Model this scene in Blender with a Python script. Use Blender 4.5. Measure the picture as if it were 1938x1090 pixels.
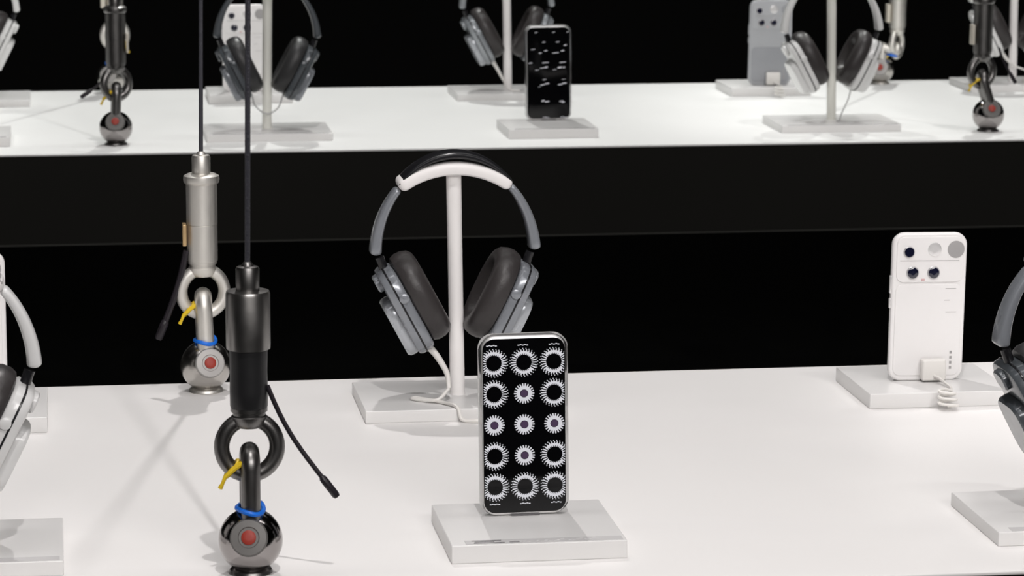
import bpy, bmesh, math, random
from mathutils import Vector, Matrix
random.seed(4)
S = bpy.context.scene
for o in list(bpy.data.objects): bpy.data.objects.remove(o)
PI = math.pi

# ------------------------------------------------------------------ camera
cam_data = bpy.data.cameras.new('camera')
cam = bpy.data.objects.new('camera', cam_data); S.collection.objects.link(cam)
cam_data.sensor_width = 36.0
cam_data.lens = 107.74
cam_data.clip_start = 0.05; cam_data.clip_end = 60
right = Vector((0.9893005, -0.14583291, 0.00415849))
down = Vector((-0.02196247, -0.17704686, -0.98395735))
fwd = Vector((0.14422961, 0.97333816, -0.17835539))
cam.matrix_world = Matrix(((right.x, -down.x, -fwd.x, 0.0),
                           (right.y, -down.y, -fwd.y, 0.0),
                           (right.z, -down.z, -fwd.z, 1.455),
                           (0, 0, 0, 1)))
cam_data.dof.use_dof = True
cam_data.dof.focus_distance = 2.75
cam_data.dof.aperture_fstop = 22
S.camera = cam

# ------------------------------------------------------------------ world, exposure
w = bpy.data.worlds.new('world'); S.world = w; w.use_nodes = True
w.node_tree.nodes['Background'].inputs[0].default_value = (0.9, 0.95, 1, 1)
w.node_tree.nodes['Background'].inputs[1].default_value = 0.006
S.view_settings.view_transform = 'Standard'
S.view_settings.look = 'None'
S.view_settings.gamma = 1
S.view_settings.use_curve_mapping = False
S.view_settings.exposure = 0.0

# ------------------------------------------------------------------ lights of the hall and added fills
def spot(x, y, tx, ty, energy, col=(1, .965, .955), z=3.25, r=.022, size=44):
    l = bpy.data.lights.new('ceiling_or_fill_spot', 'SPOT'); l.energy = energy; l.color = col
    l.shadow_soft_size = r; l.spot_size = math.radians(size); l.spot_blend = .6
    o = bpy.data.objects.new('ceiling_or_fill_spot', l); S.collection.objects.link(o)
    o.location = (x, y, z)
    o.rotation_euler = (Vector((tx, ty, .8)) - Vector((x, y, z))).to_track_quat('-Z', 'Y').to_euler()
def overhead_fill(x, y, sx, sy, energy, z=3.3, col=(1, .97, .96)):
    l = bpy.data.lights.new('ceiling_fill', 'AREA'); l.shape = 'RECTANGLE'; l.size = sx; l.size_y = sy  # added overhead fill that lifts the ambient level, not a known fixture
    l.energy = energy; l.color = col; l.spread = math.radians(110)
    o = bpy.data.objects.new('ceiling_fill', l); S.collection.objects.link(o)
    o.location = (x, y, z)
G = 1.0
for x in (-1.15, .30, 1.75):
    spot(x, 1.25, x, 2.65, 100 * G)
    spot(x + .3, 1.10, x + .4, 4.95, 40 * G, size=36)  # added fill spots brightening the far table from the front
for x in (-1.15, .35, 1.85):
    spot(x, 3.96, x - .1, 2.75, 92 * G)
    spot(x, 3.96, x, 4.95, 60 * G)
for x in (-.9, .6, 2.1):
    spot(x, 6.5, x - .1, 5.15, 150 * G, col=(.99, 1, .97))
overhead_fill(.5, 2.5, 3.6, .4, 9 * G)
overhead_fill(.8, 4.9, 4.0, .4, 12 * G, col=(.99, 1, .975))
def front_fill(x, y, z, tx, ty, tz, sx, sy, energy):
    l = bpy.data.lights.new('camera_side_fill', 'AREA'); l.shape = 'RECTANGLE'; l.size = sx; l.size_y = sy  # added unseen fill from the camera side for upright surfaces
    l.energy = energy; l.color = (1, .965, .95)
    o = bpy.data.objects.new('camera_side_fill', l); S.collection.objects.link(o)
    o.location = (x, y, z)
    o.rotation_euler = (Vector((tx, ty, tz)) - Vector((x, y, z))).to_track_quat('-Z', 'Y').to_euler()
front_fill(.9, -1.6, 3.0, .6, 3.2, .8, 3.0, .8, 112 * G)

# ------------------------------------------------------------------ materials
def mat(name, col, rough=.5, metal=0, trans=0, emis=None, es=1, noise=0, nscale=40, bump=0, coat=0, ior=1.45, spec=.5, alpha=1, sss=0):
    m = bpy.data.materials.new(name); m.use_nodes = True
    nt = m.node_tree; b = nt.nodes['Principled BSDF']
    c = (*col, 1)
    b.inputs['Base Color'].default_value = c
    b.inputs['Roughness'].default_value = rough
    b.inputs['Metallic'].default_value = metal
    b.inputs['Transmission Weight'].default_value = trans
    b.inputs['IOR'].default_value = ior
    b.inputs['Specular IOR Level'].default_value = spec
    b.inputs['Coat Weight'].default_value = coat
    b.inputs['Alpha'].default_value = alpha
    if emis:
        b.inputs['Emission Color'].default_value = (*emis, 1); b.inputs['Emission Strength'].default_value = es
    if noise or bump:
        tc = nt.nodes.new('ShaderNodeTexCoord'); n = nt.nodes.new('ShaderNodeTexNoise')
        n.inputs['Scale'].default_value = nscale; n.inputs['Detail'].default_value = 4
        nt.links.new(tc.outputs['Object'], n.inputs['Vector'])
        if noise:
            r = nt.nodes.new('ShaderNodeMapRange')
            r.inputs[3].default_value = max(0.02, rough - noise); r.inputs[4].default_value = rough + noise
            nt.links.new(n.outputs['Fac'], r.inputs[0]); nt.links.new(r.outputs[0], b.inputs['Roughness'])
        if bump:
            bp = nt.nodes.new('ShaderNodeBump'); bp.inputs['Strength'].default_value = bump
            bp.inputs['Distance'].default_value = .001
            nt.links.new(n.outputs['Fac'], bp.inputs['Height']); nt.links.new(bp.outputs[0], b.inputs['Normal'])
    return m
M = {}
M['top'] = mat('white_laminate', (.80, .785, .775), .5, noise=.06, nscale=12, spec=.25)
M['top_far'] = mat('white_laminate_cool', (.81, .81, .80), .5, noise=.06, nscale=12, spec=.25)
M['body'] = mat('black_painted_board', (.0075, .0072, .006), .6, noise=.08, nscale=20, spec=.12)
M['trim'] = mat('dark_metal_strip', (.05, .05, .045), .4, .5)
M['black'] = mat('black_wall_paint', (.012, .012, .0115), .9, noise=.05, spec=.1)
M['acrylic'] = mat('frosted_acrylic', (.83, .82, .81), .30, trans=.10, ior=1.4, noise=.04, nscale=30)
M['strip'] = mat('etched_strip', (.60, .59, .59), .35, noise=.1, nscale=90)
M['mark'] = mat('grey_print_and_reflection', (.12, .115, .12), .5)  # also paints the dark bevel reflection on the far blocks
M['palemark'] = mat('pale_print', (.62, .61, .61), .5)
M['pole'] = mat('white_powder_coat', (.87, .845, .835), .35, noise=.05)
M['pole_far'] = mat('ivory_powder_coat', (.80, .80, .74), .35, noise=.05)
M['steel'] = mat('satin_steel', (.72, .70, .66), .48, 1, noise=.08, nscale=60, bump=.12)
M['shadesteel'] = mat('steel_dark_reflection', (.20, .195, .19), .36, 1, noise=.08, nscale=60, bump=.08)  # same hanger steel, dark surroundings it reflects painted into the colour
M['chrome'] = mat('polished_steel', (.34, .32, .315), .14, 1, noise=.03)
M['midsteel'] = mat('steel_mid_reflection', (.34, .33, .32), .34, 1, noise=.10, nscale=60, bump=.1)  # same steel, dark reflection painted in less strongly
M['ballpale'] = mat('brushed_steel_ball', (.50, .48, .455), .24, 1, noise=.04)
M['tape'] = mat('black_tape', (.012, .012, .013), .42, bump=.3, nscale=80)
M['rope'] = mat('black_wire_rope', (.05, .05, .06), .4, .3, bump=.6, nscale=500)
M['strap'] = mat('black_cable_tie', (.015, .012, .016), .4)
M['red'] = mat('red_plug', (.30, .03, .018), .5)
M['blue'] = mat('blue_tie', (.01, .16, .72), .4)
M['yellow'] = mat('yellow_tie', (.75, .52, .02), .4)
M['tag'] = mat('pale_tag', (.62, .58, .50), .5)
M['brass'] = mat('brass_screw', (.60, .42, .22), .35, .7)
M['hpgrey'] = mat('smoky_grey_shell', (.25, .265, .29), .28, .25, coat=.5, noise=.05)
M['hplight'] = mat('light_grey_shell', (.42, .44, .47), .28, .3, coat=.5, noise=.05)
M['hpsilver'] = mat('silver_grey_shell', (.30, .32, .34), .30, .35, coat=.5, noise=.05)
M['hpdark'] = mat('charcoal_shell', (.085, .095, .105), .30, .2, coat=.5, noise=.05)
M['hpwhite'] = mat('white_shell', (.72, .72, .715), .3, coat=.3, noise=.05)
M['cushion'] = mat('charcoal_ear_leather', (.034, .030, .030), .40, bump=.3, nscale=250)
M['cushion_d'] = mat('black_ear_leather', (.03, .03, .031), .42, bump=.3, nscale=250)
M['hinge'] = mat('black_plastic', (.012, .012, .014), .25)
M['cord'] = mat('white_cord', (.75, .73, .70), .45)
M['corddark'] = mat('grey_cord', (.42, .42, .42), .5)
M['frame'] = mat('pale_metal_frame', (.80, .79, .79), .25, .5, noise=.04)
M['case'] = mat('clear_phone_case', (.62, .62, .62), .10, trans=.96, ior=1.12)
M['screen'] = mat('black_glass', (.002, .002, .0025), .08, spec=.25)
M['glyph'] = mat('screen_white', (0, 0, 0), .5, emis=(.86, .85, .90), es=.72)
M['glyph2'] = mat('screen_violet', (0, 0, 0), .5, emis=(.06, .03, .075), es=.8)
M['pwhite'] = mat('white_phone_back', (.80, .785, .78), .3, coat=.3, noise=.04)
M['pgrey'] = mat('silver_phone_back', (.40, .41, .43), .32, coat=.3, noise=.04)
M['pgrey2'] = mat('silver_phone_lower_back', (.30, .31, .33), .32, coat=.3)
M['disc'] = mat('grey_disc', (.34, .33, .33), .4)
M['lens'] = mat('camera_glass', (.006, .007, .022), .08, coat=1)
M['face'] = mat('grey_face_plate', (.13, .125, .12), .45, .3)
M['facel'] = mat('light_grey_face_plate', (.33, .32, .31), .45, .3)
M['lensring'] = mat('camera_ring', (.55, .54, .55), .3, .5)
M['rose'] = mat('rose_dot', (.62, .40, .40), .4)

# ------------------------------------------------------------------ helpers
def link(name, verts, faces, m, parent=None, sharp=35, smooth=True):
    me = bpy.data.meshes.new(name); me.from_pydata([tuple(v) for v in verts], [], faces)
    bm = bmesh.new(); bm.from_mesh(me); bmesh.ops.recalc_face_normals(bm, faces=bm.faces); bm.to_mesh(me); bm.free()
    me.materials.append(m)
    if smooth:
        for p in me.polygons: p.use_smooth = True
        me.set_sharp_from_angle(angle=math.radians(sharp))
    o = bpy.data.objects.new(name, me); S.collection.objects.link(o)
    if parent: o.parent = parent
    return o
class MB:
    def __init__(s): s.v = []; s.f = []
    def add(s, v, f):
        n = len(s.v); s.v += [Vector(p) for p in v]; s.f += [tuple(i + n for i in q) for q in f]; return s
    def loft(s, rings, closed=False, cap=True):
        n = len(rings[0]); v = [p for r in rings for p in r]; f = []
        R = len(rings)
        for i in range(R if closed else R - 1):
            j = (i + 1) % R
            for k in range(n):
                l = (k + 1) % n
                f.append((i * n + k, i * n + l, j * n + l, j * n + k))
        if cap and not closed:
            f.append(tuple(range(n))[::-1]); f.append(tuple((R - 1) * n + k for k in range(n)))
        return s.add(v, f)
    def tube(s, pts, r, n=12, closed=False, flat=1.0):
        pts = [Vector(p) for p in pts]; N = len(pts)
        rr = r if isinstance(r, (list, tuple)) else [r] * N
        rings = []; prev = None
        for i, p in enumerate(pts):
            if closed: t = pts[(i + 1) % N] - pts[i - 1]
            else: t = pts[min(i + 1, N - 1)] - pts[max(i - 1, 0)]
            t.normalize()
            if prev is None:
                a = Vector((0, 1, 0)) if abs(t.y) < .9 else Vector((1, 0, 0))
            else: a = prev
            u = (a - t * a.dot(t)).normalized(); prev = u
            v = t.cross(u)
            rings.append([p + u * (math.cos(q) * rr[i] * flat) + v * (math.sin(q) * rr[i]) for q in [2 * PI * k / n for k in range(n)]])
        return s.loft(rings, closed=closed)
    def lathe(s, prof, c=(0, 0, 0), n=32, axis=None):
        c = Vector(c); rings = []
        if axis is None: q = Matrix.Identity(3)
        else: q = Vector(axis).to_track_quat('Z', 'Y').to_matrix()
        for r, z in prof:
            rings.append([c + q @ Vector((max(r, 1e-5) * math.cos(2 * PI * k / n), max(r, 1e-5) * math.sin(2 * PI * k / n), z)) for k in range(n)])
        return s.loft(rings)
    def box(s, x0, x1, y0, y1, z0, z1, b=0):
        if b <= 0:
            v = [(x, y, z) for z in (z0, z1) for x, y in ((x0, y0), (x1, y0), (x1, y1), (x0, y1))]
            return s.add(v, [(3, 2, 1, 0), (4, 5, 6, 7), (0, 1, 5, 4), (1, 2, 6, 5), (2, 3, 7, 6), (3, 0, 4, 7)])
        cx, cy = (x0 + x1) / 2, (y0 + y1) / 2; rings = []
        K = 4
        for i in range(K + 1):
            a = PI / 2 * i / K; rings.append((z0 + b * (1 - math.sin(a)) if False else z0 + b * (1 - math.cos(a)), b * (1 - math.sin(a))))
        for i in range(K + 1):
            a = PI / 2 * i / K; rings.append((z1 - b * (1 - math.sin(a)), b * (1 - math.cos(a))))
        R = []
        for z, ins in rings:
            R.append([Vector((cx + px, cy + py, z)) for px, py in rrect(x1 - x0 - 2 * ins, y1 - y0 - 2 * ins, max(b * 1.2 - ins, 1e-4), 5)])
        return s.loft(R)
    def put(s, name, m, parent=None, sharp=35, smooth=True): return link(name, s.v, s.f, m, parent, sharp, smooth)
def rrect(w, h, r, k=6):
    out = []
    for sx, sy, a0 in ((1, 1, 0), (-1, 1, PI / 2), (-1, -1, PI), (1, -1, 3 * PI / 2)):
        cx, cy = sx * (w / 2 - r), sy * (h / 2 - r)
        for i in range(k + 1):
            a = a0 + PI / 2 * i / k; out.append((cx + r * math.cos(a), cy + r * math.sin(a)))
    return out
def supel(a, b, e, n=40):
    o = []
    for k in range(n):
        t = 2 * PI * k / n; c, s_ = math.cos(t), math.sin(t)
        o.append((a * math.copysign(abs(c) ** (2 / e), c), b * math.copysign(abs(s_) ** (2 / e), s_)))
    return o
def slab_rings(w, h, r, y0, y1, b, cx=0, cz=0, k=8):
    """rounded plate standing in the XZ plane, edges rounded by b"""
    R = []
    K = 4
    for i in range(K + 1):
        a = PI / 2 * i / K; R.append((y0 + b * (1 - math.cos(a)), b * (1 - math.sin(a))))
    for i in range(K + 1):
        a = PI / 2 * i / K; R.append((y1 - b * (1 - math.sin(a)), b * (1 - math.cos(a))))
    return [[Vector((cx + px, y, cz + pz)) for px, pz in rrect(w - 2 * q, h - 2 * q, max(r - q, 2e-4), k)] for y, q in R]
def sweep_xz(path, tn, wy, e=4, n=28, endr=True):
    """sweep a rounded section along a path lying in the XZ plane; tn radial thickness, wy width along Y"""
    N = len(path); rings = []
    path = [Vector((p[0], 0, p[1])) for p in path]
    tnl = tn if isinstance(tn, list) else [tn] * N
    wyl = wy if isinstance(wy, list) else [wy] * N
    st = []
    for i in range(N):
        t = (path[min(i + 1, N - 1)] - path[max(i - 1, 0)]).normalized()
        st.append((path[i], t, tnl[i], wyl[i]))
    if endr:
        pre = []; post = []
        for u in (.98, .85, .6, .3):
            k = math.sqrt(1 - u * u); d = tnl[0] * .45
            pre.append((st[0][0] - st[0][1] * d * u, st[0][1], tnl[0] * k, wyl[0] * (1 - (1 - k) * tnl[0] / wyl[0])))
            post.insert(0, (st[-1][0] + st[-1][1] * d * u, st[-1][1], tnl[-1] * k, wyl[-1] * (1 - (1 - k) * tnl[-1] / wyl[-1])))
        st = pre + st + post
    for p, t, a, b in st:
        nn = Vector((-t.z, 0, t.x))
        rings.append([p + nn * q[0] + Vector((0, q[1], 0)) for q in supel(a / 2, b / 2, e, n)])
    return MB().loft(rings)
def thing(name, label, cat, loc, group=None, ry=0):
    o = bpy.data.objects.new(name, None); S.collection.objects.link(o)
    o.empty_display_size = .02
    o.location = loc; o.rotation_euler = (0, ry, 0); o['label'] = label; o['category'] = cat
    if group: o['group'] = group
    return o
def structure(o): o['kind'] = 'structure'; return o

# ------------------------------------------------------------------ room
structure(MB().box(-6, 9, -2, 12, -.1, 0).put('floor', M['black'], smooth=False))
structure(MB().box(-6, 9, -2, 12, 3.4, 3.5).put('ceiling', M['black'], smooth=False))
structure(MB().box(-6, 9, 9.0, 9.1, 0, 3.4).put('wall_back', M['black'], smooth=False))
structure(MB().box(-6.1, -6, -2, 12, 0, 3.4).put('wall_left', M['black'], smooth=False))
structure(MB().box(9, 9.1, -2, 12, 0, 3.4).put('wall_right', M['black'], smooth=False))

# ------------------------------------------------------------------ tables
def table(label, x0, x1, y0, y1, z, m):
    t = thing('display_table', label, 'table', ((x0 + x1) / 2, (y0 + y1) / 2, z - .140), 'suspended display tables')
    hx, hy = (x1 - x0) / 2, (y1 - y0) / 2
    MB().box(-hx, hx, -hy, hy, .1365, .140, .0012).put('tabletop', m, t)
    MB().box(-hx + .0012, hx - .0012, -hy + .0012, hy - .0012, 0.002, .1365).put('apron', M['body'], t, smooth=False)
    MB().box(-hx - .0006, hx + .0006, -hy - .0006, hy + .0006, 0, .002).put('edge_trim', M['trim'], t, smooth=False)
    return t
table('white-topped black table nearest the viewer, filling the lower half', -2.4, 3.6, 2.276, 3.077, .80, M['top'])
table('white-topped black table farther away, behind the dark gap', -2.6, 4.6, 4.625, 5.452, .828, M['top_far'])
ZN, ZF = .80, .828

# ------------------------------------------------------------------ suspension fittings
def arc(cx, cz, r, a0, a1, n, rz=None):
    rz = rz or r
    return [(cx + r * math.cos(a0 + (a1 - a0) * i / n), cz + rz * math.sin(a0 + (a1 - a0) * i / n)) for i in range(n + 1)]
def fitting(label, loc, taped=False, top=(0, 0), ux=0, uz=0, ringrot=0, strap=None, tag=None, metal='steel', blue=True, yellow=-1, boss=(-.25, -1, .35), shl=0, sr=1.0):
    """steel rope hanger: wire rope, sleeve, barrel, eye ring, shackle and ball on the tabletop"""
    t = thing('cable_hanger', label, 'cable hanger', loc, 'steel cable hangers carrying the tables')
    me = M[metal]
    ht = 3.4 - loc[2]
    # ball and foot
    R = .0255
    a0 = -math.acos(.011 / R)
    MB().lathe([(R * math.cos(a), .0265 + R * math.sin(a)) for a in [a0 + (PI / 2 - a0) * i / 28 for i in range(29)]], n=48).put('ball', M['ballpale' if metal == 'steel' else 'chrome'], t)
    MB().lathe([(.0165, 0), (.0175, .0008), (.0165, .003), (.0125, .0042), (.0115, .006)], n=40).put('foot_collar', me, t)
    bd = Vector(boss).normalized()
    bc = Vector((0, 0, .0265)) + bd * (R - .0032)
    MB().lathe([(.0150, 0), (.0148, .0022), (.0138, .0033), (.0085, .0036), (.0078, .0030), (.0066, .0030)], bc, 40, bd).put('face_disc', M['facel' if metal == 'steel' else 'face'], t)
    MB().lathe([(.0058, .0026), (.0058, .0042), (.0048, .0048), (.002, .0050)], bc, 24, bd).put('red_plug', M['red'], t)
    # shackle
    sp = [(-.0105, .046), (-.0105, .066)]
    rc = .102 + uz; ztop = rc - .0215 + .012
    pts = [Vector((0, -.0105, .044)), Vector((0, -.0105, .056)), Vector((0, -.0105, .068))]
    zc = ztop - .006
    for i in range(13):
        a = PI - PI * i / 12
        pts.append(Vector((ux * .95, .0105 * math.cos(a), zc + .0115 * math.sin(a))))
    pts += [Vector((0, .0105, .068)), Vector((0, .0105, .056)), Vector((0, .0105, .044))]
    for p in pts: p.x += shl * max(0, p.z - .05)
    # lean the legs towards the shifted eye
    for p in pts:
        if p.z < zc - .0005 and ux: p.x = ux * .95 * (p.z - .044) / (zc - .044)
    MB().tube(pts, .0086 if metal == 'steel' else .0077, 16).put('shackle', me, t)
    if blue:
        b = [Vector((.0104 * math.cos(a), .0205 * math.sin(a), .0525 + .0012 * math.sin(2 * a))) for a in [2 * PI * i / 28 for i in range(28)]]
        bx = (ux * .95 * (.0525 - .044) / (zc - .044)) if ux else 0
        for p in b: p.x += bx
        MB().tube(b, .0020, 8, closed=True).put('blue_tie', M['blue'], t)
    # eye ring
    ring = []
    for i in range(40):
        a = 2 * PI * i / 40
        x, z = .0218 * math.cos(a), .0225 * math.sin(a)
        ring.append(Vector((ux + x * math.cos(ringrot), x * math.sin(ringrot), rc + z)))
    MB().tube(ring, .0062, 14, closed=True).put('eye_ring', me, t)
    zb = .128 + uz
    MB().lathe([(.0095, zb - .010), (.0125, zb - .0065), (.0140, zb - .001), (.0128, zb), (.0128, zb + .002), (.0145, zb + .003), (.0145, zb + .006)], (ux, 0, 0), 32).put('eye_neck', me, t)
    # barrel
    def X(z): return ux + top[0] * (z - zb)
    c = (ux, 0, 0)
    if taped:
        MB().lathe([(.0142, zb + .006), (.0148, zb + .007), (.0150, zb + .020), (.0146, zb + .034), (.0150, zb + .050), (.0150, zb + .054)], c, 40).put('tape_wrap', M['tape'], t)
        MB().lathe([(.0150, zb + .052), (.0172, zb + .053), (.0174, zb + .056), (.0174, zb + .096), (.0166, zb + .0985), (.0085, zb + .0995)], c, 48).put('barrel', M['midsteel'], t)
        nz = zb + .099
    else:
        MB().lathe([(.0140, zb + .005), (.0152, zb + .006), (.0152, zb + .042), (.0148, zb + .0425), (.0154, zb + .043), (.0154, zb + .083),
                    (.0176, zb + .085), (.0180, zb + .088), (.0176, zb + .0915), (.0140, zb + .0935), (.009, zb + .094)], c, 48).put('barrel', me, t)
        nz = zb + .0935
    MB().lathe([(.0090, nz - .001), (.0092, nz + .001), (.0092, nz + .017), (.0084, nz + .0185), (.0050, nz + .0192), (.0038, nz + .0215), (.0026, nz + .0225)], c, 32).put('sleeve', me, t)
    dx = top[0]; dy = top[1]
    MB().tube([(ux, 0, nz + .0205), (ux + dx * .5, dy * .5, (nz + ht) / 2), (ux + dx, dy, ht)], .0022, 10).put('wire_rope', M['rope'], t)
    if yellow is not None:
        s = yellow
        a = PI * 1.28 if s < 0 else -PI * .28
        cx, cz = ux + .0218 * math.cos(a), rc + .0225 * math.sin(a)
        tx, tz = -math.sin(a), math.cos(a)
        lp = []
        for i in range(20):
            q = 2 * PI * i / 20
            lp.append(Vector((cx + math.cos(a) * .0080 * math.cos(q), .0080 * math.sin(q), cz + math.sin(a) * .0080 * math.cos(q))))
        y = MB().tube(lp, .0017, 8, closed=True)
        y.tube([(cx + .008, -.011, cz + .007), (cx + .001, -.0095, cz + .002), (cx + s * .006, -.011, cz - .004), (cx + s * .0080, -.011, cz - .009), (cx + s * .010, -.010, cz - .013)], [.0020, .0023, .0018, .0014, .0020], 8)
        y.put('yellow_tie', M['yellow'], t)
    if strap:
        (sx, sy, sz), (ex, ey, ez) = strap
        s0, e0 = Vector(strap[0]), Vector(strap[1]); d = (e0 - s0); sag = Vector((d.x * .10, 0, 0))
        P = [s0 + d * (i / 10) - sag * math.sin(PI * i / 10) for i in range(11)]
        b = MB().tube(P, .0019 * sr, 8); L = d.length; u = d.normalized()
        u = (P[-1] - P[-2]).normalized()
        b.tube([e0 - u * .001, e0 + u * .001, e0 + u * .004, e0 + u * .018, e0 + u * .020], [.0017 * sr, .0030 * sr ** .5, .0032 * sr ** .5, .0032 * sr ** .5, .0024 * sr ** .5], 10)
        b.put('strap_tail', M['strap'], t)
    if tag:
        k, side, z0, z1, wd, mt = tag
        xs = ux + side * .0158
        MB().box(min(xs, xs + side * wd), max(xs, xs + side * wd), -.011, .004, z0, z1, .0008).put('tag', M[mt], t)
    return t

fitting('shade-toned steel cable hanger with black tape wrap, front edge of the near table', (.1405, 2.352, ZN), taped=True, metal='shadesteel',
        top=(.030, 0), strap=((.014, -.006, .152), (.056, -.010, .078)), boss=(-.12, -1, .34))
fitting('pale steel cable hanger with grey strap hanging left, back edge of the near table', (.1385, 3.036, ZN),
        top=(.030, 0), ux=-.002, strap=((-.018, -.004, .145), (-.040, -.006, .074)), tag=('s', -1, .150, .172, .004, 'brass'), boss=(.14, -1, .30), ringrot=.12, blue=True, sr=1.7)
fitting('shade-toned steel cable hanger at the far table front edge, near the left margin', (.0824, 4.722, ZF), metal='shadesteel', ux=.002, uz=-.008, strap=((-.020, -.006, .100), (-.036, -.010, .086)),
        tag=('s', 1, .142, .172, .004, 'tag'), boss=(-.05, -1, .55), ringrot=.5, blue=False)
fitting('pale steel cable hanger at the far table back edge, mostly hidden behind another hanger', (.0880, 5.415, ZF), ux=.008, uz=0, yellow=1,
        tag=('s', -1, .150, .175, .008, 'tag'), ringrot=.3)
fitting('shade-toned steel cable hanger at the far table front edge, near the right margin', (1.4726, 4.728, ZF), metal='shadesteel', ux=-.013, uz=-.006,
        tag=('s', -1, .140, .172, .005, 'tag'), strap=((.012, -.006, .135), (.030, -.010, .095)), boss=(-.05, -1, .55), ringrot=.35, blue=False)
fitting('tilted steel cable hanger with blue tie, behind the white headphones on the far table', (1.4776, 5.408, ZF), ux=.030, uz=-.030,
        tag=('s', -1, .112, .145, .006, 'tag'), boss=(-.30, -1, .25), ringrot=.9)

# ------------------------------------------------------------------ acrylic blocks
def block_mesh(w, d, h, x=0, y=0): return MB().box(x - w / 2, x + w / 2, y - d / 2, y + d / 2, 0, h, .0009)
def strip(parent, w, d, h, kind):
    """wide: engraved strip; line: painted dark bevel reflection, along the front top edge"""
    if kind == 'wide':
        o = MB().box(-w / 2 + .012, w / 2 - .003, -d / 2 + .0015, -d / 2 + .0135, h - .0002, h + .0004).put('engraving_or_reflection_strip', M['strip'], parent, smooth=False)
        mk = MB()
        random.seed(7)
        for x0, x1, yy in ((-.052, -.036, .007), (-.054, -.030, .0105), (-.053, -.028, .0035), (-.024, -.016, .004)):
            mk.box(x0, x1, -d / 2 + yy, -d / 2 + yy + .0009, h + .0004, h + .0007)
        mk.put('engraved_marks', M['mark'], o, smooth=False)
        mk = MB()
        for cx in (-.018, .010, .036):
            for k in range(7):
                x0 = cx - .012 + k * .0034; yy = .004 + random.random() * .006
                mk.box(x0, x0 + .0026, -d / 2 + yy, -d / 2 + yy + .0012, h + .0004, h + .0007)
        mk.put('engraved_marks', M['palemark'], o, smooth=False)
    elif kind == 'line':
        MB().box(-w / 2 + .010, w / 2 - .006, -d / 2 + .0010, -d / 2 + .0032, h - .0002, h + .0004).put('engraving_or_reflection_strip', M['mark'], parent, smooth=False)  # dark line paints the reflection in the block's front bevel
def phone_block(label, x, y, z, kind=None, w=.143):
    t = thing('acrylic_block', label, 'display block', (x, y, z), 'frosted blocks under the phones')
    block_mesh(w, .135, .015).put('block', M['acrylic'], t)
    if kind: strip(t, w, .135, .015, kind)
    return t
HW, HD, HH = .196, .137, .012
def stand(label, x, y, z, lean=0, kind=None, pm='pole', px=0):
    t = thing('headphone_stand', label, 'headphone stand', (x, y, z), 'headphone stands with frosted bases')
    b = block_mesh(HW, HD, HH).put('base_block', M['acrylic'], t)
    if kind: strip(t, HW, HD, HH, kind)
    # pole, leaning as set up
    n = 24; rings = []
    prof = [(.0078, HH), (.0074, HH + .003), (.0074, HH + .205), (.0074, HH + .222)]
    for r, zz in prof:
        rings.append([Vector((px + lean * (zz - HH) + r * math.cos(2 * PI * k / n), r * math.sin(2 * PI * k / n), zz)) for k in range(n)])
    MB().loft(rings).put('pole', M[pm], t)
    R = .092; half = math.asin(.050 / R)
    cz = HH + .2325 - R - .0065
    pth = [(R * math.sin(-half + 2 * half * i / 20), cz + R * math.cos(-half + 2 * half * i / 20)) for i in range(21)]
    m = sweep_xz(pth, .0130, .036, e=5)
    for v in m.v: v.x += px + lean * (v.z - HH)
    m.put('cradle', M['pole'], t)
    return t
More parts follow.
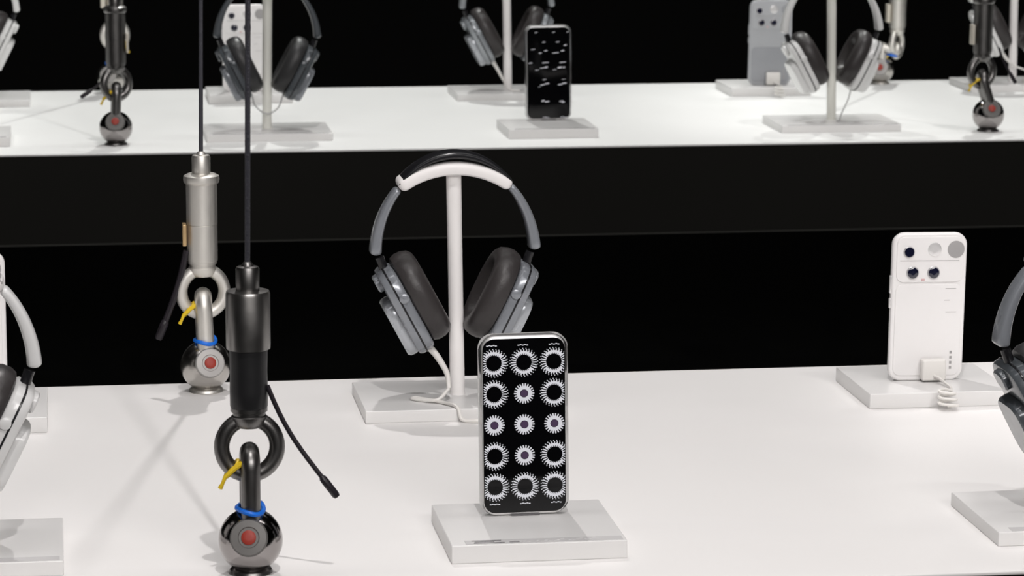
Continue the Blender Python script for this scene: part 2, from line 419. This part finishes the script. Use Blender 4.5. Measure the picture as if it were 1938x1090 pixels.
def headphones(label, x, y, z, shell, plate, cush, lean=0, group='over-ear headphones on stands', armm=None):
    t = thing('headphones', label, 'headphones', (x, y, z + HH), group, ry=lean)
    armm = armm or shell
    # head cushion over the cradle
    N = 24; P = []
    for i in range(N + 1):
        a = math.radians(132 - 84 * i / N); P.append((.0805 * math.cos(a), .1405 + .0985 * math.sin(a)))
    tn = [.0035 + .0045 * math.sin(PI * i / N) for i in range(N + 1)]
    sweep_xz(P, tn, .034, e=3).put('headband', M['hinge'] if shell != 'hpwhite' else M['disc'], t)
    for s in (-1, 1):
        Q = []
        for i in range(15):
            a = math.radians(136 - (136 - 176) * i / 14); Q.append((-s * .0785 * math.cos(a), .1395 + .0935 * math.sin(a)))
        tn = [.0075 + .0045 * i / 14 for i in range(15)]
        arm = sweep_xz(Q, tn, [.020 + .003 * i / 14 for i in range(15)], e=3.5).put('arm', M[armm], t)
        # hinge rod and block
        hb = MB().tube([(s * .0745, 0, .1400), (s * .0720, 0, .1330), (s * .0700, 0, .1270)], .0045, 12)
        hb.put('hinge', M['hinge'], t)
        l = Vector((-s * .456, 0, -.89)); n = Vector((s * .89, 0, -.456)); d = Vector((0, 1, 0))
        c0 = Vector((s * .0345, 0, .1015))
        def loft_cup(prof, e, cl=0, nn=48):
            rings = []
            for off, a, b in prof:
                rings.append([c0 + l * (q[0] + cl) + d * q[1] + n * off for q in supel(a, b, e, nn)])
            return MB().loft(rings)
        # ear cushion: soft ring with a dished inner side
        loft_cup([(-.004, .022, .016), (-.010, .028, .021), (-.0125, .034, .026), (-.0115, .040, .032), (-.008, .0442, .0365), (-.002, .0465, .039), (.005, .0468, .0392),
                  (.010, .0450, .0375), (.0115, .042, .035)], 2.5).put('ear_cushion', M[cush], t)
        h = loft_cup([(.0118, .0415, .034), (.0125, .0435, .0355), (.0145, .0450, .0368), (.0255, .0455, .0372), (.0285, .0440, .0358), (.0295, .0415, .0335)], 4.2, .004).put('cup_housing', M[shell], t)
        loft_cup([(.0290, .0290, .029), (.0320, .0295, .0295), (.0370, .0290, .029), (.0395, .0270, .027)], 4.2, .0170).put('outer_plate', M[plate], h)
        loft_cup([(.0290, .0085, .013), (.0330, .0085, .013), (.0345, .0070, .0115)], 3, -.0300).put('hinge_cap', M[shell], h)
        # thin dark seam ring between plate and housing
        loft_cup([(.0204, .0457, .0374), (.0208, .0460, .0377), (.0218, .0460, .0377), (.0222, .0457, .0374)], 4.2, .004).put('seam', M['hinge'], h)
        # button oval on the front rim
        bt = MB().lathe([(.0050, 0), (.0050, .0016), (.0040, .0022)], c0 + l * -.012 + n * .0165 - d * .0365, 20, (0, -1, 0))
        bt.put('button', M[shell], h)
    return t

# near table, front row
phone_block('frosted block under the near phone showing white ring patterns', .3725, 2.422, ZN, 'wide')
stand('white headphone stand cropped at the left margin, near table front row', -.104, 2.430, ZN, 0, 'wide')
headphones('white headphones cropped at the left margin of the near table', -.104, 2.430, ZN, 'hpwhite', 'hpwhite', 'cushion')
stand('headphone stand cropped at the right margin, near table front row, holding dark grey headphones', .850, 2.418, ZN, -.01, 'wide')
headphones('dark grey headphones cropped at the right margin of the near table', .850, 2.418, ZN, 'hpdark', 'hpdark', 'cushion_d', -.01, armm='hpgrey')
# near table, back row
phone_block('frosted block at the back left of the near table, behind the cropped white headphones', -.091, 2.936, ZN)
stand('white headphone stand in the middle back row of the near table', .381, 2.936, ZN, -.018)
headphones('smoky grey headphones in the middle of the near table, white cable from left cup', .381, 2.936, ZN, 'hpgrey', 'hplight', 'cushion', -.018)
phone_block('frosted block under the upright white phone on the near table', .855, 2.936, ZN, w=.146)
# far table, front row
phone_block('frosted block at the far table front, cropped by the left margin', -.150, 4.784, ZF, 'line')
stand('headphone stand in the far table front row, holding the charcoal headphones', .320, 4.799, ZF, .012, 'line', 'pole_far')
headphones('charcoal headphones on the far table, in front of a white phone', .320, 4.799, ZF, 'hpdark', 'hpgrey', 'cushion_d', .012)
phone_block('frosted block under the far phone with the black screen', .764, 4.784, ZF, 'line')
stand('headphone stand in the far table front row, holding white headphones', 1.234, 4.806, ZF, -.020, 'line', 'pole_far')
headphones('white headphones at the right of the far table, beside a grey phone', 1.234, 4.806, ZF, 'hpwhite', 'hpwhite', 'cushion', -.020)
# far table, back row
stand('headphone stand in the far back row at the left margin', -.150, 5.290, ZF, 0)
headphones('white headphones on the far table cropped by the left margin', -.150, 5.290, ZF, 'hpwhite', 'hpwhite', 'cushion')
phone_block('frosted block under the white phone behind the charcoal headphones', .322, 5.295, ZF)
stand('headphone stand in the middle of the far back row', .775, 5.290, ZF, -.018)
headphones('silver grey headphones in the middle of the far table, cropped by the top edge', .775, 5.290, ZF, 'hpsilver', 'hplight', 'hpcush' if 'hpcush' in M else 'cushion', -.018)
phone_block('frosted block under the grey phone on the far table', 1.235, 5.302, ZF)
stand('headphone stand in the far back row at the right margin', 1.700, 5.320, ZF, -.012)
headphones('white headphones at the far back right, partly behind a cable hanger', 1.700, 5.320, ZF, 'hpwhite', 'hpwhite', 'cushion', -.012)

# ------------------------------------------------------------------ phones
PW, PH, PT = .0755, .1505, .0085
SW = .0722
def phone_screen(label, x, y, z, pattern, lean=.03, roll=0):
    t = thing('smartphone', label, 'phone', (x, y, z), 'phones on frosted blocks')
    t.rotation_euler = (-lean, roll, 0)
    MB().loft(slab_rings(SW - .0028, PH, .0105, -PT / 2, PT / 2, .0024, 0, PH / 2)).put('frame', M['frame'], t)
    MB().loft(slab_rings(SW + .0026, PH + .0012, .0125, -PT / 2 + .0014, PT / 2 + .0014, .002, 0, PH / 2 + .0008)).put('clear_case', M['case'], t)
    sw, sh = .0686, .1462
    MB().loft(slab_rings(sw, sh, .0095, -PT / 2 - .0006, -PT / 2 + .001, .0003, 0, PH / 2)).put('screen', M['screen'], t)
    g = MB(); g2 = MB(); yy = -PT / 2 - .0008
    hw = sw / 2 - .0006
    def quad(b, pts):
        if all(abs(p[0]) > hw for p in pts): return
        pp = [(max(-hw, min(hw, p[0])), yy, p[1]) for p in pts]
        b.add(pp, [(0, 1, 2, 3)])
    def bar(b, cx, cz, ang, r0, r1, wd):
        ca, sa = math.cos(ang), math.sin(ang)
        quad(b, [(cx + ca * r0 - sa * -wd / 2, cz + sa * r0 + ca * -wd / 2), (cx + ca * r1 - sa * -wd / 2, cz + sa * r1 + ca * -wd / 2),
                 (cx + ca * r1 - sa * wd / 2, cz + sa * r1 + ca * wd / 2), (cx + ca * r0 - sa * wd / 2, cz + sa * r0 + ca * wd / 2)])
    def annulus(b, cx, cz, r0, r1, n=40, a0=0, a1=2 * PI):
        for i in range(n):
            q0, q1 = a0 + (a1 - a0) * i / n, a0 + (a1 - a0) * (i + 1) / n
            quad(b, [(cx + r * math.cos(q), cz + r * math.sin(q)) for r, q in ((r0, q0), (r1, q0), (r1, q1), (r0, q1))])
    if pattern == 'rings':
        top = PH / 2 + sh / 2
        for row in range(5):
            for col in range(3):
                u = (.135, .500, .865)[col]; v = (.137, .315, .493, .671, .850)[row]
                cx = (u - .5) * sw; cz = top - v * sh
                small = row == 2 or (row in (1, 3) and col == 1)
                if not small:
                    R = .0112
                    n = 28
                    for k in range(n):
                        a = 2 * PI * k / n
                        bar(g, cx, cz, a, R * .58, R * .97, .00095)
                        bar(g, cx, cz, a + .06, R * 1.0, R * 1.07, .0007)
                    # denser chain above and below
                    annulus(g, cx, cz, R * .66, R * .84, 16, PI * .22, PI * .78)
                    annulus(g, cx, cz, R * .66, R * .84, 16, -PI * .78, -PI * .22)
                else:
                    R = .0085
                    n = 22
                    for k in range(n):
                        bar(g, cx, cz, 2 * PI * k / n, R * .40, R * 1.0, .0011)
                    annulus(g, cx, cz, R * .44, R * .74, 30)
                    annulus(g2, cx, cz, 0, R * .36, 16)
        for v, us in ((.037, (.11, .49, .87)), (.948, (.13, .50, .88))):
            for u in us:
                for k in range(5):
                    cx = (u - .5) * sw - .0036 + k * .0018; cz = top - v * sh + (.0002 if k % 2 else -.0002)
                    quad(g, [(cx - .0008, cz - .0004), (cx + .0008, cz - .0004), (cx + .0008, cz + .0004), (cx - .0008, cz + .0004)])
    else:
        W_, H_ = 283., 653.
        for (px, py, wd, hh) in ((670, 268, 20, 7), (790, 268, 20, 7), (885, 268, 16, 7), (722, 338, 24, 7), (817, 338, 30, 6), (868, 362, 22, 12), (648, 388, 36, 5),
                (698, 415, 22, 10), (735, 399, 24, 10), (802, 415, 50, 8), (850, 401, 26, 12), (630, 485, 28, 8), (733, 484, 52, 8), (850, 484, 50, 8), (675, 536, 30, 6), (708, 522, 30, 8), (736, 517, 28, 14),
                (795, 535, 30, 5), (830, 520, 34, 16), (858, 520, 20, 12), (725, 605, 30, 6), (855, 606, 28, 4), (712, 642, 34, 10), (742, 634, 34, 12), (832, 642, 34, 10), (860, 634, 34, 12),
                (690, 656, 20, 4), (715, 757, 26, 14), (742, 763, 34, 12), (840, 762, 36, 8), (852, 770, 26, 10), (725, 875, 32, 6), (745, 880, 30, 6), (845, 875, 30, 6), (866, 880, 30, 6)):
            cx = ((px - 612) / W_ - .5) * sw * .98; cz = PH / 2 + sh / 2 - (py - 232) / H_ * sh
            ww, h2 = wd / W_ * sw / 2 * .8, hh / H_ * sh / 2 * .5
            quad(g, [(cx - ww, cz - h2 - .0003), (cx + ww, cz - h2 + .0004), (cx + ww, cz + h2 + .0004), (cx - ww, cz + h2 - .0003)])
    sc = t.children[-1]
    for c in t.children:
        if c.name.startswith('screen'): sc = c
    g.put('screen_graphics', M['glyph'], sc, smooth=False)
    if g2.v: g2.put('screen_ring_centres', M['glyph2'], sc, smooth=False)
    MB().box(-.012, .012, -PT / 2 - .0008, PT / 2, -.0006, .0006).put('port_lip', M['mark'], t, smooth=False)
    return t
def disc(c, r, t=.0012, n=28): return MB().lathe([(r, 0), (r, t * .7), (r * .9, t), (r * .4, t)], c, n, (0, -1, 0))
def phone_back(label, x, y, z, m, lean=.0, roll=0, m2=None):
    t = thing('smartphone', label, 'phone', (x, y, z), 'phones on frosted blocks')
    t.rotation_euler = (-lean, roll, 0)
    MB().loft(slab_rings(PW + .001, PH, .0125, -PT / 2, PT / 2, .0026, 0, PH / 2)).put('body', M[m], t)
    yb = -PT / 2 - .0001
    pl = MB().loft(slab_rings(PW - .007, .0460, .0075, yb - .0010, yb + .001, .0005, 0, PH - .0268)).put('camera_plate', M[m], t)
    if m2: MB().loft(slab_rings(PW - .007, .062, .0075, yb - .0008, yb + .001, .0004, 0, .0365)).put('lower_panel', M[m2], t)
    else: MB().loft(slab_rings(PW - .007, .093, .0075, yb - .0008, yb + .001, .0004, 0, .0520)).put('lower_panel', M[m], t)
    ys = yb - .0010
    for lx, lz, r in ((-.0222, PH - .0190, .0058), (-.0178, PH - .0400, .0064), (.0038, PH - .0400, .0064)):
        ring = disc((lx, ys, lz), r * 1.0, .0016).put('camera_lens', M['lensring'], t)
        disc((lx, ys - .0014, lz), r * .84, .0012).put('lens_glass', M['lens'], ring)
    disc((.0262, ys, PH - .0165), .0086, .0007, 40).put('grey_disc', M['disc'] if m != 'pgrey' else M['pgrey2'], t)
    disc((.0042, ys, PH - .0165), .0070, .0005, 32).put('centre_disc', M['frame'], t)
    MB().box(-.0085, -.0050, ys - .0006, ys + .0002, PH - .0482, PH - .0462).put('flash', M['rose'], t)
    mk = MB()
    mk.box(-.031, .030, ys - .0002, ys + .0001, PH - .0282, PH - .0277)
    mk.put('seam_line', M['disc'], t, smooth=False)
    pr = MB()
    for k in range(4):
        pr.box(.0238, .0262, yb - .0010, yb - .0007, .0120 + k * .0052, .0148 + k * .0052)
    for k, (a, b_) in enumerate(((.018, .029), (.016, .022), (.017, .028))):
        pr.box(a, b_, yb - .0010, yb - .0007, .070 + k * .012, .0704 + k * .012)
    pr.put('printed_marks', M['disc'], t, smooth=False)
    for zc, h in ((.098, .018), (.079, .010)):
        MB().box(-PW / 2 - .0018, -PW / 2 + .001, -.002, .002, zc - h / 2, zc + h / 2, .0006).put('side_button', M['frame'] if m != 'pgrey' else M['pgrey'], t)
    return t
phone_screen('upright phone on the near table, black screen with fifteen white rings', .3740, 2.4475, ZN + .0157, 'rings', .035, -.010)
phone_screen('upright phone on the far table, black screen with scattered white glints', .7735, 4.8290, ZF + .0157, 'glints', .02, -.010)
phone_back('white phone turned backwards on the near table, charging plug at its foot', .8540, 2.9290, ZN + .015, 'pwhite', .0, .012)
phone_back('white phone at the left margin, behind the cropped white headphones', -.0950, 2.9290, ZN + .015, 'pwhite')
phone_back('white phone turned backwards, seen through the charcoal headphones', .3150, 5.2800, ZF + .015, 'pwhite')
phone_back('silver grey phone turned backwards on the far table', 1.2400, 5.2780, ZF + .015, 'pgrey', 0, .012, m2='pgrey2')

# ------------------------------------------------------------------ cables
def spline(P, k=8):
    P = [Vector(p) for p in P]; out = []
    Q = [P[0] * 2 - P[1]] + P + [P[-1] * 2 - P[-2]]
    for i in range(1, len(Q) - 2):
        for j in range(k):
            t = j / k; a, b, c, d = Q[i - 1:i + 3]
            out.append(.5 * ((2 * b) + (-a + c) * t + (2 * a - 5 * b + 4 * c - d) * t * t + (-a + 3 * b - 3 * c + d) * t ** 3))
    out.append(P[-1]); return out
def charger(label, x, y, z, ztab, coil=True, s=1):
    """plug at the foot of a phone, short cord and a coil lying on the table"""
    t = thing('charging_cable', label, 'cable', (x, y, z), 'white charging cables at the phones')
    MB().box(-.0125, .0125, -.0100, -.0006, .0018, .0235, .0022).put('plug', M['cord'], t)
    drop = ztab - z
    pts = spline([(0, -.009, .007), (.003, -.018, .006), (.006, -.030, .0035), (.0070, -.045, .0020), (.0040, -.058, .0020)], 8)
    y0 = -.0640
    for i in range(46):
        a = PI / 2 + 2 * PI * i / 15
        u = i / 45
        pts.append(Vector((-.0030 + .0075 * math.cos(a) * (1 + .3 * u), y0 + .004 * math.sin(a) - .0085 * u, .0030 * (1 - u) + (drop + .0022) * u + .0015)))
    for k in range(len(pts)):
        if pts[k].y > -.0615: pts[k].z = max(pts[k].z, .0020)
    MB().tube(pts, .00155, 8).put('cord', M['cord'], t)
    return t
charger('white plug and coiled cord at the foot of the white phone, near table', .8600, 2.9235, ZN + .015, ZN)
charger('white plug and coiled cord at the foot of the silver grey phone', 1.2450, 5.2725, ZF + .015, ZF)
def hp_cable(label, pts, r, loc, plugm='cord', thick=None):
    t = thing('headphone_cable', label, 'cable', loc, 'cables from the headphones')
    L = Vector(loc)
    P = [Vector(p) - L for p in pts]
    if thick:
        n = thick
        Q = spline(P[:n], 6); MB().tube(Q, [.0036 - .0014 * i / (len(Q) - 1) for i in range(len(Q))], 12).put('plug', M[plugm], t)
        P = P[n - 1:]
    Q = spline(P, 8); MB().tube(Q, r, 8).put('cord', M[plugm], t)
    return t
zb = ZN + HH
hp_cable('white cable looping from the smoky grey headphones to their base',
         [(.3520, 2.925, zb + .0500), (.3600, 2.920, zb + .0400), (.3680, 2.915, zb + .0250), (.3685, 2.905, zb + .0120), (.3560, 2.895, zb + .0035),
          (.3390, 2.905, zb + .0020), (.3330, 2.912, zb + .0020), (.3410, 2.910, zb + .0020), (.3620, 2.888, zb + .0020), (.3720, 2.869, zb + .0015), (.3760, 2.8610, ZN + .0030), (.3900, 2.8560, ZN + .0022), (.4150, 2.8560, ZN + .0022), (.450, 2.860, ZN + .0022)],
         .0018, (.3330, 2.912, zb), thick=4)
zf = ZF + HH
hp_cable('thin grey cable looping under the charcoal headphones',
         [(.2960, 4.790, zf + .0560), (.3010, 4.780, zf + .0380), (.3180, 4.775, zf + .0260), (.3360, 4.780, zf + .0340), (.3460, 4.790, zf + .0560)], .0011, (.3180, 4.775, zf), 'corddark')
hp_cable('white cable leading down from the silver grey headphones',
         [(.7470, 5.278, zf + .0500), (.7560, 5.274, zf + .0340), (.7640, 5.270, zf + .0180), (.7700, 5.265, zf + .0060), (.7760, 5.255, zf + .0020), (.790, 5.250, zf + .0020)], .0014, (.7760, 5.255, zf), thick=3)
hp_cable('thin grey cable under the right cup of the far white headphones',
         [(1.2630, 4.795, zf + .0540), (1.2560, 4.785, zf + .0360), (1.2450, 4.780, zf + .0150), (1.2400, 4.778, zf + .0020), (1.2360, 4.776, zf + .0015)], .0011, (1.2400, 4.778, zf), 'corddark')
hp_cable('white cable leading right from the far back right headphones',
         [(1.6720, 5.305, zf + .0560), (1.6830, 5.298, zf + .0400), (1.6960, 5.290, zf + .0290), (1.7150, 5.285, zf + .0220), (1.7400, 5.280, zf + .0080), (1.7600, 5.278, zf + .0022)], .0018, (1.7400, 5.280, zf), thick=3)
